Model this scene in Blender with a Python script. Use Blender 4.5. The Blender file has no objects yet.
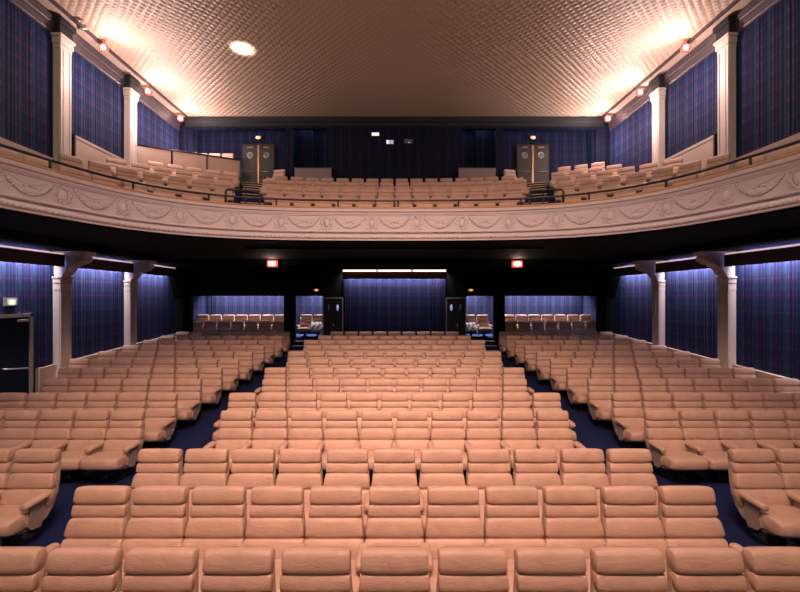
import bpy, bmesh, math, random
from mathutils import Vector, Matrix

random.seed(7)
C = bpy.context.scene.collection
PI = math.pi
EYE = 2.94          # camera height above the front floor
W = 9.3             # half width of the hall
BACK = 17.9         # rear wall
CEIL = EYE + 7.67

# ------------------------------------------------------------------ materials
def new_mat(name):
    m = bpy.data.materials.new(name); m.use_nodes = True
    nt = m.node_tree
    b = nt.nodes['Principled BSDF']
    return m, nt, b

def mat(name, col, rough=0.6, metal=0.0, noise=0.0, nscale=8.0, bump=0.0, bscale=60.0, spec=0.5, alpha=1.0, transm=0.0):
    m, nt, b = new_mat(name)
    b.inputs['Base Color'].default_value = (*col, 1)
    b.inputs['Roughness'].default_value = rough
    b.inputs['Metallic'].default_value = metal
    b.inputs['Specular IOR Level'].default_value = spec
    b.inputs['Alpha'].default_value = alpha
    b.inputs['Transmission Weight'].default_value = transm
    tc = nt.nodes.new('ShaderNodeTexCoord')
    if noise > 0:
        n = nt.nodes.new('ShaderNodeTexNoise'); n.inputs['Scale'].default_value = nscale
        n.inputs['Detail'].default_value = 4
        r = nt.nodes.new('ShaderNodeMapRange')
        r.inputs['To Min'].default_value = 1 - noise; r.inputs['To Max'].default_value = 1 + noise
        mx = nt.nodes.new('ShaderNodeVectorMath'); mx.operation = 'SCALE'
        mx.inputs[0].default_value = col
        nt.links.new(tc.outputs['Object'], n.inputs['Vector'])
        nt.links.new(n.outputs['Fac'], r.inputs['Value'])
        nt.links.new(r.outputs['Result'], mx.inputs['Scale'])
        nt.links.new(mx.outputs['Vector'], b.inputs['Base Color'])
    if bump > 0:
        n = nt.nodes.new('ShaderNodeTexNoise'); n.inputs['Scale'].default_value = bscale
        n.inputs['Detail'].default_value = 5
        bp = nt.nodes.new('ShaderNodeBump'); bp.inputs['Strength'].default_value = bump
        bp.inputs['Distance'].default_value = 0.01
        nt.links.new(tc.outputs['Object'], n.inputs['Vector'])
        nt.links.new(n.outputs['Fac'], bp.inputs['Height'])
        nt.links.new(bp.outputs['Normal'], b.inputs['Normal'])
    return m

def emit(name, col, strength, base=(0.8, 0.8, 0.8)):
    m, nt, b = new_mat(name)
    b.inputs['Base Color'].default_value = (*base, 1)
    b.inputs['Emission Color'].default_value = (*col, 1)
    b.inputs['Emission Strength'].default_value = strength
    return m

def leather_mat():
    m, nt, b = new_mat('tan_leather')
    tc = nt.nodes.new('ShaderNodeTexCoord')
    oi = nt.nodes.new('ShaderNodeObjectInfo')
    n = nt.nodes.new('ShaderNodeTexNoise'); n.inputs['Scale'].default_value = 5; n.inputs['Detail'].default_value = 4
    ad = nt.nodes.new('ShaderNodeVectorMath'); ad.operation = 'ADD'
    sc = nt.nodes.new('ShaderNodeVectorMath'); sc.operation = 'SCALE'; sc.inputs[0].default_value = (13, 7, 5)
    nt.links.new(oi.outputs['Random'], sc.inputs['Scale'])
    nt.links.new(tc.outputs['Object'], ad.inputs[0]); nt.links.new(sc.outputs['Vector'], ad.inputs[1])
    nt.links.new(ad.outputs['Vector'], n.inputs['Vector'])
    cr = nt.nodes.new('ShaderNodeValToRGB')
    cr.color_ramp.elements[0].position = .25; cr.color_ramp.elements[0].color = (0.46, 0.31, 0.235, 1)
    cr.color_ramp.elements[1].position = .8; cr.color_ramp.elements[1].color = (0.58, 0.40, 0.315, 1)
    nt.links.new(n.outputs['Fac'], cr.inputs['Fac']); nt.links.new(cr.outputs['Color'], b.inputs['Base Color'])
    b.inputs['Roughness'].default_value = .48
    # leather creases: stretched noise plus fine grain
    mp = nt.nodes.new('ShaderNodeMapping'); mp.inputs['Scale'].default_value = (9, 22, 22)
    n2 = nt.nodes.new('ShaderNodeTexNoise'); n2.inputs['Scale'].default_value = 1.0; n2.inputs['Detail'].default_value = 3
    n2.inputs['Distortion'].default_value = .8
    nt.links.new(ad.outputs['Vector'], mp.inputs['Vector']); nt.links.new(mp.outputs['Vector'], n2.inputs['Vector'])
    b1 = nt.nodes.new('ShaderNodeBump'); b1.inputs['Strength'].default_value = .5; b1.inputs['Distance'].default_value = .012
    nt.links.new(n2.outputs['Fac'], b1.inputs['Height'])
    n3 = nt.nodes.new('ShaderNodeTexNoise'); n3.inputs['Scale'].default_value = 220
    nt.links.new(tc.outputs['Object'], n3.inputs['Vector'])
    b2 = nt.nodes.new('ShaderNodeBump'); b2.inputs['Strength'].default_value = .12; b2.inputs['Distance'].default_value = .003
    nt.links.new(n3.outputs['Fac'], b2.inputs['Height']); nt.links.new(b1.outputs['Normal'], b2.inputs['Normal'])
    nt.links.new(b2.outputs['Normal'], b.inputs['Normal'])
    return m

def plaid_mat(name, axis, gain=1.0):
    """tartan wall fabric: navy with blue, green and magenta stripes; axis 0 -> runs along x, 1 -> along y"""
    m, nt, b = new_mat(name)
    L = nt.links
    geo = nt.nodes.new('ShaderNodeNewGeometry')
    sep = nt.nodes.new('ShaderNodeSeparateXYZ'); L.new(geo.outputs['Position'], sep.inputs[0])
    u, v = sep.outputs[axis], sep.outputs[2]
    def M(op, a, bb=None, c=None):
        n = nt.nodes.new('ShaderNodeMath'); n.operation = op
        for i, x in enumerate((a, bb, c)):
            if x is None: continue
            if isinstance(x, (int, float)): n.inputs[i].default_value = x
            else: L.new(x, n.inputs[i])
        return n.outputs[0]
    def stripe(co, period, phase, width):
        f = M('FRACT', M('ADD', M('DIVIDE', co, period), phase + 20))
        d = M('ABSOLUTE', M('SUBTRACT', f, .5))
        return M('SUBTRACT', 1, M('SMOOTH_MIN', M('DIVIDE', d, width / period / 2), 1, .15))
    acc = None
    def add(mask, col, k):
        nonlocal acc
        n = nt.nodes.new('ShaderNodeVectorMath'); n.operation = 'SCALE'; n.inputs[0].default_value = col
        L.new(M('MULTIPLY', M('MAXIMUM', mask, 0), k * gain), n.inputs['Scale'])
        if acc is None:
            base = nt.nodes.new('ShaderNodeCombineXYZ')
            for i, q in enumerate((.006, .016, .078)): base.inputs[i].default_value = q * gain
            acc = base.outputs[0]
        a = nt.nodes.new('ShaderNodeVectorMath'); a.operation = 'ADD'
        L.new(acc, a.inputs[0]); L.new(n.outputs[0], a.inputs[1]); acc = a.outputs[0]
    P = .42
    hb = M('MAXIMUM', stripe(v, P, .45, .24), 0)
    gate = M('ADD', M('MULTIPLY', hb, .8), .25)
    add(stripe(u, P, .0, .19), (.010, .040, .070), 1.0)
    add(M('MULTIPLY', M('MAXIMUM', stripe(u, P, .18, .030), 0), gate), (.34, .016, .11), 1.0)
    add(M('MULTIPLY', M('MAXIMUM', stripe(u, P, .62, .022), 0), gate), (.24, .016, .10), 1.0)
    add(M('MULTIPLY', M('MAXIMUM', stripe(u, P, .42, .030), 0), gate), (.06, .03, .13), 1.0)
    add(stripe(u, P / 5, .3, .020), (.018, .034, .080), 1.0)
    add(stripe(v, P, .1, .17), (.003, .010, .018), 1.0)
    add(stripe(v, P, .45, .05), (.03, .009, .03), 1.0)
    L.new(acc, b.inputs['Base Color'])
    b.inputs['Roughness'].default_value = .85
    b.inputs['Specular IOR Level'].default_value = .2
    # hung fabric ripple
    s = M('SINE', M('MULTIPLY', u, 38)); s2 = M('SINE', M('MULTIPLY', u, 61.3))
    bp = nt.nodes.new('ShaderNodeBump'); bp.inputs['Strength'].default_value = .35; bp.inputs['Distance'].default_value = .012
    L.new(M('ADD', s, s2), bp.inputs['Height']); L.new(bp.outputs['Normal'], b.inputs['Normal'])
    return m

def ceiling_mat():
    m, nt, b = new_mat('quilted_ceiling')
    L = nt.links
    geo = nt.nodes.new('ShaderNodeNewGeometry')
    mp = nt.nodes.new('ShaderNodeMapping'); mp.inputs['Rotation'].default_value = (0, 0, PI / 4)
    L.new(geo.outputs['Position'], mp.inputs['Vector'])
    sep = nt.nodes.new('ShaderNodeSeparateXYZ'); L.new(mp.outputs[0], sep.inputs[0])
    def M(op, a, bb=None):
        n = nt.nodes.new('ShaderNodeMath'); n.operation = op
        for i, x in enumerate((a, bb)):
            if x is None: continue
            if isinstance(x, (int, float)): n.inputs[i].default_value = x
            else: L.new(x, n.inputs[i])
        return n.outputs[0]
    k = PI / .165
    h = M('MULTIPLY', M('ABSOLUTE', M('SINE', M('MULTIPLY', sep.outputs[0], k))), M('ABSOLUTE', M('SINE', M('MULTIPLY', sep.outputs[1], k))))
    bp = nt.nodes.new('ShaderNodeBump'); bp.inputs['Strength'].default_value = .5; bp.inputs['Distance'].default_value = .05
    L.new(h, bp.inputs['Height']); L.new(bp.outputs['Normal'], b.inputs['Normal'])
    b.inputs['Base Color'].default_value = (.58, .465, .35, 1)
    b.inputs['Roughness'].default_value = .38
    return m

M_ = {}
M_['leather'] = leather_mat()
M_['shell'] = mat('seat_shell_plastic', (.40, .31, .24), .45, noise=.06)
M_['bracket'] = mat('grey_bracket', (.30, .24, .21), .5, noise=.05)
M_['pedestal'] = mat('black_pedestal', (.015, .015, .018), .5, noise=.1)
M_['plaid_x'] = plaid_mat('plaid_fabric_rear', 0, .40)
M_['plaid_shaded'] = plaid_mat('plaid_fabric_shaded', 0, .33)  # same plaid, its colour dimmed for the shade in the recess
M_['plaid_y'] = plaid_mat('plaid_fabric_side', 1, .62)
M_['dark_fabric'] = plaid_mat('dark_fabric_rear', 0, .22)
M_['ceiling'] = ceiling_mat()
M_['ceil_border'] = mat('ceiling_border_paint', (.52, .42, .33), .5, noise=.05)
M_['carpet'] = mat('navy_carpet', (.012, .021, .080), .95, noise=.35, nscale=30, bump=.5, bscale=300, spec=.1)
M_['black'] = mat('black_paint', (.005, .0085, .0048), .85, noise=.15, nscale=2, spec=.08)
M_['soffit'] = mat('black_soffit_paint', (.004, .0085, .0048), .8, noise=.15, nscale=2, spec=.08)
M_['cream'] = mat('cream_plaster', (.57, .51, .54), .6, noise=.04, nscale=5, bump=.15, bscale=30)
M_['pillar'] = mat('pillar_paint', (.60, .53, .48), .55, noise=.05, nscale=4)
M_['cornice'] = mat('mauve_cornice', (.060, .048, .060), .45, noise=.08)
M_['dark_trim'] = mat('dark_trim', (.008, .010, .016), .75, noise=.1)
M_['tan_panel'] = mat('tan_panel', (.46, .37, .30), .6, noise=.06, nscale=3)
M_['grey_panel'] = mat('grey_panel', (.24, .19, .18), .6, noise=.06)
M_['tan_ledge'] = mat('tan_ledge', (.42, .24, .13), .5, noise=.1)
M_['board'] = mat('brown_board', (.030, .014, .008), .6, noise=.12)
M_['rail'] = mat('black_rail', (.02, .02, .024), .35, metal=.3, noise=.1)
M_['door'] = mat('bronze_door', (.020, .016, .013), .6, metal=.0, noise=.15, nscale=3)
M_['door_dark'] = mat('dark_door', (.014, .016, .014), .4, noise=.15)
M_['brass'] = mat('brass_strip', (.34, .20, .09), .35, metal=.6, noise=.08)
M_['steel'] = mat('grey_steel', (.42, .42, .40), .35, metal=.6, noise=.05)
M_['door_blue'] = mat('dark_blue_door', (.008, .016, .036), .7, noise=.15, spec=.1)
M_['partition'] = mat('frosted_partition', (.50, .37, .30), .28, noise=.08, nscale=1.5, alpha=.93)  # tan-pink base colour carries the reflections on the panes
M_['glass'] = mat('porthole_glass', (.10, .14, .18), .1, noise=.05)
M_['step_edge'] = mat('step_nosing', (.50, .38, .30), .5, noise=.08)
M_['cloth'] = mat('pale_cloth', (.50, .50, .54), .8, noise=.06)
M_['tube'] = emit('fluorescent_tube_glow', (1.0, .64, .52), 2.6)
M_['tube_dim'] = emit('side_tube_glow', (1.0, .60, .46), .62, (.4, .3, .25))
M_['lamp_glow'] = emit('lamp_glow', (1.0, .60, .50), 40.0)
M_['halo_red'] = emit('red_lens_halo', (1.0, .10, .06), 1.1, (.55, .03, .02))  # red lens halo put into a glowing lamp body
M_['lamp_amber'] = emit('amber_lamp_glow', (1.0, .48, .10), .8)
M_['exit_glow'] = emit('exit_sign_glow', (1.0, .90, .60), .8)
M_['exit_green'] = emit('exit_sign_green', (.05, .30, .08), .35)
M_['port_glow'] = emit('port_window_glow', (.30, .46, .85), .45)
M_['white_glow'] = emit('white_sign_glow', (1.0, .88, .80), .9)

# ------------------------------------------------------------------ helpers
def obj(name, verts, faces, m=None, parent=None, smooth=False, mats=None, midx=None):
    me = bpy.data.meshes.new(name)
    me.from_pydata([tuple(v) for v in verts], [], faces)
    for mm in (mats or [m]): me.materials.append(mm)
    if midx: me.polygons.foreach_set('material_index', midx)
    if smooth: me.polygons.foreach_set('use_smooth', [True] * len(faces))
    me.update()
    o = bpy.data.objects.new(name, me); C.objects.link(o)
    if parent: o.parent = parent
    return o

def tag(o, label=None, cat=None, group=None, kind=None):
    if label: o['label'] = label
    if cat: o['category'] = cat
    if group: o['group'] = group
    if kind: o['kind'] = kind
    return o

def empty(name, loc=(0, 0, 0), rz=0, label=None, cat=None, group=None, kind=None):
    o = bpy.data.objects.new(name, None); C.objects.link(o)
    o.location = loc; o.rotation_euler = (0, 0, rz); o.empty_display_size = .1
    return tag(o, label, cat, group, kind)

class MB:
    def __init__(s): s.v, s.f = [], []
    def add(s, v, f):
        k = len(s.v); s.v += [tuple(p) for p in v]; s.f += [tuple(i + k for i in q) for q in f]; return s
    def box(s, x0, x1, y0, y1, z0, z1):
        v = [(x, y, z) for z in (z0, z1) for y in (y0, y1) for x in (x0, x1)]
        return s.add(v, [(0, 2, 3, 1), (4, 5, 7, 6), (0, 1, 5, 4), (2, 6, 7, 3), (0, 4, 6, 2), (1, 3, 7, 5)])
    def rbox(s, x0, x1, y0, y1, z0, z1, b=.01):
        bm = bmesh.new(); bmesh.ops.create_cube(bm, size=1)
        bmesh.ops.scale(bm, vec=(x1 - x0, y1 - y0, z1 - z0), verts=bm.verts)
        bmesh.ops.bevel(bm, geom=bm.edges[:], offset=b, segments=2, affect='EDGES', profile=.5)
        bmesh.ops.translate(bm, vec=((x0 + x1) / 2, (y0 + y1) / 2, (z0 + z1) / 2), verts=bm.verts)
        bm.verts.index_update()
        s.add([v.co[:] for v in bm.verts], [[v.index for v in f.verts] for f in bm.faces]); bm.free(); return s
    def tube(s, pts, r, n=8, caps=True):
        pts = [Vector(p) for p in pts]; rings = []
        rr = r if isinstance(r, (list, tuple)) else [r] * len(pts)
        up = None
        for i, p in enumerate(pts):
            t = (pts[min(i + 1, len(pts) - 1)] - pts[max(i - 1, 0)]).normalized()
            if up is None: up = Vector((0, 0, 1)) if abs(t.z) < .9 else Vector((1, 0, 0))
            a = t.cross(up).normalized(); up = a.cross(t).normalized()
            rings.append([p + (a * math.cos(2 * PI * k / n) + up * math.sin(2 * PI * k / n)) * rr[i] for k in range(n)])
        v = [q for ring in rings for q in ring]; f = []
        for i in range(len(pts) - 1):
            for k in range(n):
                f.append((i * n + k, i * n + (k + 1) % n, (i + 1) * n + (k + 1) % n, (i + 1) * n + k))
        if caps: f.append(tuple(range(n))[::-1]); f.append(tuple((len(pts) - 1) * n + k for k in range(n)))
        return s.add(v, f)
    def prism(s, poly, axis, a, b):
        """poly of 2D points extruded along axis from a to b"""
        def P(q, c):
            return (c, q[0], q[1]) if axis == 0 else (q[0], c, q[1]) if axis == 1 else (q[0], q[1], c)
        n = len(poly); v = [P(q, a) for q in poly] + [P(q, b) for q in poly]
        f = [tuple(range(n))[::-1], tuple(range(n, 2 * n))] + [(i, (i + 1) % n, n + (i + 1) % n, n + i) for i in range(n)]
        return s.add(v, f)
    def ellipsoid(s, c, r, n=8, m=6, rot=None):
        v, f = [], []
        for i in range(m + 1):
            th = PI * i / m
            for k in range(n):
                ph = 2 * PI * k / n
                p = Vector((r[0] * math.sin(th) * math.cos(ph), r[1] * math.sin(th) * math.sin(ph), r[2] * math.cos(th)))
                if rot is not None: p = rot @ p
                v.append(p + Vector(c))
        for i in range(m):
            for k in range(n): f.append((i * n + k, (i + 1) * n + k, (i + 1) * n + (k + 1) % n, i * n + (k + 1) % n))
        return s.add(v, f)
    def build(s, name, m, parent=None, smooth=False): return obj(name, s.v, s.f, m, parent, smooth)

def fixn(o):
    bm = bmesh.new(); bm.from_mesh(o.data); bmesh.ops.recalc_face_normals(bm, faces=bm.faces); bm.to_mesh(o.data); bm.free(); return o

def struct(name, mb, m, smooth=False):
    return tag(fixn(mb.build(name, m, None, smooth)), kind='structure')

def auto_smooth(o, ang=35):
    me = o.data
    bm = bmesh.new(); bm.from_mesh(me)
    for e in bm.edges:
        if len(e.link_faces) == 2 and e.calc_face_angle(0) > math.radians(ang): e.smooth = False
    for f in bm.faces: f.smooth = True
    bm.to_mesh(me); bm.free(); return o

# ------------------------------------------------------------------ camera
cam = bpy.data.cameras.new('camera'); co = bpy.data.objects.new('camera', cam); C.objects.link(co)
co.location = (0, 0, EYE); co.rotation_euler = (PI / 2, 0, 0)
cam.sensor_width = 36; cam.lens = 415 / 800 * 36
cam.shift_x = 5.5 / 800; cam.shift_y = 0
cam.clip_start = .05; cam.clip_end = 100
bpy.context.scene.camera = co

# ------------------------------------------------------------------ lower floor (flat then gently raked)
RAKE0, RAKE = 7.1, .0473
def floor_z(y): return 0 if y < RAKE0 else (min(y, 17.45) - RAKE0) * RAKE
z1 = floor_z(17.45)
mb = MB().prism([(-3, 0), (RAKE0, 0), (17.45, z1), (21, z1), (21, -.3), (-3, -.3)], 0, -W - .3, W + .3)
struct('floor', mb, M_['carpet'])

# raised alcove floors behind the rear wall and the steps up to them
AF, AR = .85, 1.08
for s in (-1, 1):
    mb = MB()
    xs = sorted((s * 4.57, s * 9.2)); mb.box(xs[0], xs[1], 17.62, 18.45, z1 - .1, AF); mb.box(xs[0], xs[1], 18.45, 20.3, z1 - .1, AR)
    xs = sorted((s * 3.1, s * 4.55)); mb.box(xs[0], xs[1], 18.25, 20.3, z1 - .1, AR)
    struct('floor_alcove_' + ('left' if s < 0 else 'right'), mb, M_['carpet'])
    st = empty('steps', (s * 3.75, 17.3, z1), label='dark carpeted steps rising into the small seating alcove on the %s' % ('left' if s < 0 else 'right'), cat='steps', group='steps into the rear alcoves')
    for k in range(3):
        MB().box(-.6, .6, .0 + k * .3, .95, -.02 + k * .17, .17 + k * .17).build('step', M_['carpet'], st)
        MB().rbox(-.6, .6, -.01 + k * .3, .02 + k * .3, .15 + k * .17, .175 + k * .17, .004).build('nosing', M_['step_edge'], st)

# ------------------------------------------------------------------ walls
for s, nm in ((-1, 'left'), (1, 'right')):
    xs = sorted((s * W, s * (W + .3)))
    struct('wall_' + nm, MB().box(xs[0], xs[1], -3, 21, -.3, CEIL + .3), M_['plaid_y'])
    # raked plinth along the foot of the side wall
    y0 = 10.75 if s < 0 else 6.0
    a, b = sorted((s * 9.19, s * W))
    mb = MB().prism([(y0, floor_z(y0)), (17.85, z1), (17.85, EYE - 1.645 + .07), (y0, EYE - 1.935 + .045 * (y0 - 9.56))], 0, a, b)
    struct('baseboard_' + nm, mb, M_['tan_panel'])

def wall_with_openings(name, x0, x1, z0, z1_, y0, y1, opens, m):
    """solid wall in x-z with rectangular openings (xa, xb, za, zb)"""
    xs = sorted({x0, x1, *[o[0] for o in opens], *[o[1] for o in opens]})
    zs = sorted({z0, z1_, *[o[2] for o in opens], *[o[3] for o in opens]})
    mb = MB()
    for i in range(len(xs) - 1):
        run = None
        for j in range(len(zs) - 1):
            cx, cz = (xs[i] + xs[i + 1]) / 2, (zs[j] + zs[j + 1]) / 2
            hole = any(o[0] < cx < o[1] and o[2] < cz < o[3] for o in opens)
            if not hole:
                if run is None: run = zs[j]
            if hole and run is not None:
                mb.box(xs[i], xs[i + 1], y0, y1, run, zs[j]); run = None
        if run is not None: mb.box(xs[i], xs[i + 1], y0, y1, run, zs[-1])
    return struct(name, mb, m)

# lower rear wall, black, with the lit seating alcoves and the fabric bay
OP = EYE + .0
lower_open = []
for s in (-1, 1):
    a, b = sorted((s * 4.77, s * 8.78)); lower_open.append((a, b, AF - .02, OP))
    a, b = sorted((s * 3.10, s * 4.29)); lower_open.append((a, b, AF - .02, OP))
wall_with_openings('wall_rear_lower', -W, W, 0, EYE + 1.5, BACK, BACK + .18, lower_open, M_['black'])
# fabric lining of the alcoves
for s, nm in ((-1, 'left'), (1, 'right')):
    a, b = sorted((s * 3.0, s * 9.25))
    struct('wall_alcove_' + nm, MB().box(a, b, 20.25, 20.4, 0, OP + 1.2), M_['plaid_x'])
    mb = MB()
    a, b = sorted((s * 9.2, s * 9.28)); mb.box(a, b, BACK + .18, 20.25, 0, OP + 1.2)
    a, b = sorted((s * 3.0, s * 3.08)); mb.box(a, b, BACK + .18, 20.25, 0, OP + 1.2)
    struct('trim_alcove_side_' + nm, mb, M_['plaid_y'])
    a, b = sorted((s * 4.46, s * 4.62))
    struct('trim_alcove_divider_' + nm, MB().box(a, b, BACK + .18, 18.5, 0, OP + 1.2), M_['black'])
    a, b = sorted((s * 3.0, s * 9.25))
    struct('ceiling_alcove_' + nm, MB().box(a, b, BACK + .18, 20.4, OP + .72, OP + .85), M_['black'])
# plaid bay in the middle of the rear wall
struct('wall_rear_bay', MB().box(-2.2, 2.2, BACK - .05, BACK + .002, z1, EYE + .98), M_['plaid_x'])
# slim dark returns closing the side walls at the rear
for s, nm in ((-1, 'left'), (1, 'right')):
    a, b = sorted((s * 8.95, s * 9.3))
    struct('trim_rear_corner_' + nm, MB().prism([(BACK - .02, 0), (BACK - .02, EYE + 1.45), (17.0, EYE + 1.45), (17.0, EYE + .95), (17.55, EYE - .1), (17.55, 0)], 0, a, b), M_['black'])

# upper rear wall with the recesses
UZ = EYE + 7.22
uop = []
for s in (-1, 1):
    a, b = sorted((s * 4.70, s * 8.70)); uop.append((a, b, EYE + 2.0, UZ))
    a, b = sorted((s * 2.92, s * 4.38)); uop.append((a, b, EYE + 2.0, UZ))
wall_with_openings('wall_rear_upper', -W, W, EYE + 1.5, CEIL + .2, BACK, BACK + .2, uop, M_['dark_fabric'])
for s, nm in ((-1, 'left'), (1, 'right')):
    a, b = sorted((s * 2.7, s * 9.25))
    struct('wall_recess_' + nm, MB().box(a, b, 18.8, 18.95, EYE + 1.4, CEIL + .1), M_['plaid_shaded'])
    mb = MB()
    for q in (8.72, 4.42, 2.80):
        a, b = sorted((s * q, s * (q + (.10 if q > 8 else .24 if q > 4 else .1)))); mb.box(a, b, BACK + .2, 18.8, EYE + 1.4, CEIL + .1)
    struct('trim_recess_side_' + nm, mb, M_['plaid_y'])
    a, b = sorted((s * 3.62, s * 4.40)); 
    struct('trim_niche_return_' + nm, MB().box(a, b, 18.5, 18.6, EYE + 1.4, UZ + .37), M_['plaid_shaded'])
    a, b = sorted((s * 2.7, s * 9.25))
    struct('ceiling_recess_' + nm, MB().box(a, b, BACK + .2, 18.95, UZ + .40, UZ + .5), M_['black'])
# header beam moulding over the upper recesses
struct('trim_header', MB().prism([(BACK, EYE + 7.3), (BACK - .06, EYE + 7.3), (BACK - .08, EYE + 7.42), (BACK - .16, EYE + 7.48), (BACK - .2, EYE + 7.66), (BACK, EYE + 7.66)], 0, -9.0, 9.0), M_['dark_trim'])

# ------------------------------------------------------------------ ceiling and its border
struct('ceiling', MB().box(-W - .3, W + .3, -3, 21, CEIL, CEIL + .3), M_['ceiling'])
for s, nm in ((-1, 'left'), (1, 'right')):
    a, b = sorted((s * 8.88, s * 9.22))
    struct('trim_ceiling_border_' + nm, MB().box(a, b, -3, BACK, CEIL - .05, CEIL + .01), M_['ceil_border'])
    a, b = sorted((s * 8.82, s * 8.88))
    struct('trim_track_' + nm, MB().box(a, b, -3, BACK, CEIL - .09, CEIL + .01), M_['cornice'])
    # moulded cornice
    X = lambda o: s * (W - o)
    prof = [(0, 6.88), (.05, 6.88), (.05, 6.95), (.10, 6.98), (.10, 7.06), (.13, 7.10), (.17, 7.20), (.17, 7.26), (.22, 7.30), (.27, 7.42), (.30, 7.46), (.30, 7.54), (.24, 7.56), (.24, 7.64), (0, 7.64)]
    struct('trim_cornice_' + nm, MB().prism([(X(o * .36), EYE + 7.64 - (7.64 - h) * .70) for o, h in prof], 1, -3, BACK - .001), M_['cornice'])

# ------------------------------------------------------------------ pilasters on the side walls (upper and lower)
def pilaster(s, y0, lower):
    side = 'left' if s < 0 else 'right'
    which = 'nearer' if y0 < 12 else 'farther'
    z0 = (floor_z(y0) if lower else EYE + 1.9)
    z2 = EYE + (1.12 if lower else 7.30)
    t = empty('pilaster', (s * W, y0, z0), label='cream pilaster on the %s wall %s, the %s one' % (side, 'under the balcony with scrolled bracket' if lower else 'above the balcony', which), cat='pilaster', group='pilasters under the balcony' if lower else 'pilasters above the balcony')
    D, Wd, H = .20, .37, z2 - z0
    def B(mb, x0, x1, *a, r=None):
        p, q = sorted((-s * x0, -s * x1))
        (mb.rbox(p, q, *a, r) if r else mb.box(p, q, *a))
    top = H - (.62 if lower else .22)
    mb = MB(); B(mb, 0, D, 0, Wd, 0, top)
    # raised edge fillets
    B(mb, D, D + .015, 0, .05, .9, top - .1); B(mb, D, D + .015, Wd - .05, Wd, .9, top - .1); B(mb, D, D + .012, .10, Wd - .10, 1.0, top - .2)
    B(mb, .02, .06, -.012, 0, .9, top - .1); B(mb, .14, .18, -.012, 0, .9, top - .1)
    fixn(mb.build('shaft', M_['pillar'], t))
    mb = MB(); B(mb, -.0, D + .018, -.04, Wd + .04, 0, .7, r=.008)
    fixn(mb.build('base', M_['pillar'], t))
    if not lower:
        mb = MB()
        B(mb, 0, D + .05, -.05, Wd + .05, top - .20, top - .02, r=.012)
        B(mb, 0, D + .02, -.02, Wd + .02, top - .30, top - .20, r=.01)
        B(mb, 0, D + .08, -.08, Wd + .08, top - .02, top + .06, r=.012)
        fixn(mb.build('capital', M_['pillar'], t))
        mb = MB(); B(mb, 0, D + .03, -.05, Wd + .05, top + .06, top + .34, r=.02)
        B(mb, 0, D + .09, -.10, Wd + .10, top + .34, top + .50, r=.02)
        fixn(mb.build('entablature_block', M_['dark_trim'], t))  # near-black colour carries the shade on the cornice break
    else:
        mb = MB()
        B(mb, 0, D + .06, -.05, Wd + .05, top - .02, top + .03, r=.01)
        B(mb, 0, D + .03, -.03, Wd + .03, top - .16, top - .02, r=.02)
        B(mb, 0, D + .02, -.015, Wd + .015, top - .34, top - .16, r=.01)
        fixn(mb.build('capital', M_['pillar'], t))
        # scrolled console bracket
        pts = [(0, top + .03), (D + .02, top + .03), (D + .08, top + .10), (D + .16, top + .21), (D + .26, top + .30), (D + .38, top + .36), (D + .52, top + .40), (D + .62, top + .46), (D + .66, top + .54), (D + .62, top + .60), (D + .60, H + .02), (0, H + .02)]
        mb = MB().prism([(-s * x, z) for x, z in pts], 1, .03, Wd - .03)
        for yy in (-.005, Wd - .035):
            th = [i * .35 for i in range(17)]
            mb.tube([(-s * (D + .48 + (.12 - .017 * a) * math.cos(a)), yy + .02, top + .52 + (.10 - .014 * a) * math.sin(a)) for a in th], .018, 6)
            mb.tube([(-s * (x + .0), yy + .02, z + .03) for x, z in pts[1:8]], .016, 6)
        # acanthus leaf down the front
        for i, (x, z) in enumerate(pts[2:8]):
            mb.ellipsoid((-s * x, Wd / 2, z + .01), (.05, .12 - .008 * i, .05), 8, 6)
        B(mb, 0, D + .70, -.02, Wd + .02, H, H + .32, r=.012)
        fixn(mb.build('bracket', M_['pillar'], t))
    return t
for s in (-1, 1):
    for y0 in (11.3, 14.27):
        pilaster(s, y0, True); pilaster(s, y0, False)

# ------------------------------------------------------------------ balcony curve
half = [(0, 11.0), (1.2, 10.985), (2.3, 10.92), (3.24, 10.79), (4.05, 10.56), (4.74, 10.22), (5.33, 9.78), (5.79, 9.22), (6.10, 8.62), (6.32, 7.95), (6.48, 7.3), (6.60, 6.7), (6.72, 5.8), (6.80, 4.8), (6.85, 3.5)]
ctrl = [Vector((-x, y)) for x, y in half[::-1]] + [Vector((x, y)) for x, y in half[1:]]
def catmull(P, n):
    out = []
    for i in range(len(P) - 1):
        p0, p1, p2, p3 = P[max(i - 1, 0)], P[i], P[i + 1], P[min(i + 2, len(P) - 1)]
        for k in range(n):
            t = k / n
            out.append(.5 * ((2 * p1) + (p2 - p0) * t + (2 * p0 - 5 * p1 + 4 * p2 - p3) * t * t + (3 * p1 - p0 - 3 * p2 + p3) * t ** 3))
    return out + [P[-1].copy()]
dense = catmull(ctrl, 12)
cum = [0]
for a, b in zip(dense, dense[1:]): cum.append(cum[-1] + (b - a).length)
TOT = cum[-1]
def curve(s_):
    """point and outward normal (away from the stage centre) at arclength s_ measured from the middle"""
    s_ = min(max(s_ + TOT / 2, 0), TOT)
    lo, hi = 0, len(cum) - 1
    while hi - lo > 1:
        mid = (lo + hi) // 2
        if cum[mid] <= s_: lo = mid
        else: hi = mid
    t = (s_ - cum[lo]) / (cum[hi] - cum[lo])
    def tan(i):
        return (dense[min(i + 1, len(dense) - 1)] - dense[max(i - 1, 0)]).normalized()
    tt = (tan(lo) * (1 - t) + tan(hi) * t).normalized()
    return dense[lo].lerp(dense[hi], t), Vector((-tt.y, tt.x))
def at(s_, d, h):
    p, n = curve(s_); q = p + n * d
    return Vector((q.x, q.y, EYE + h))
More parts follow.
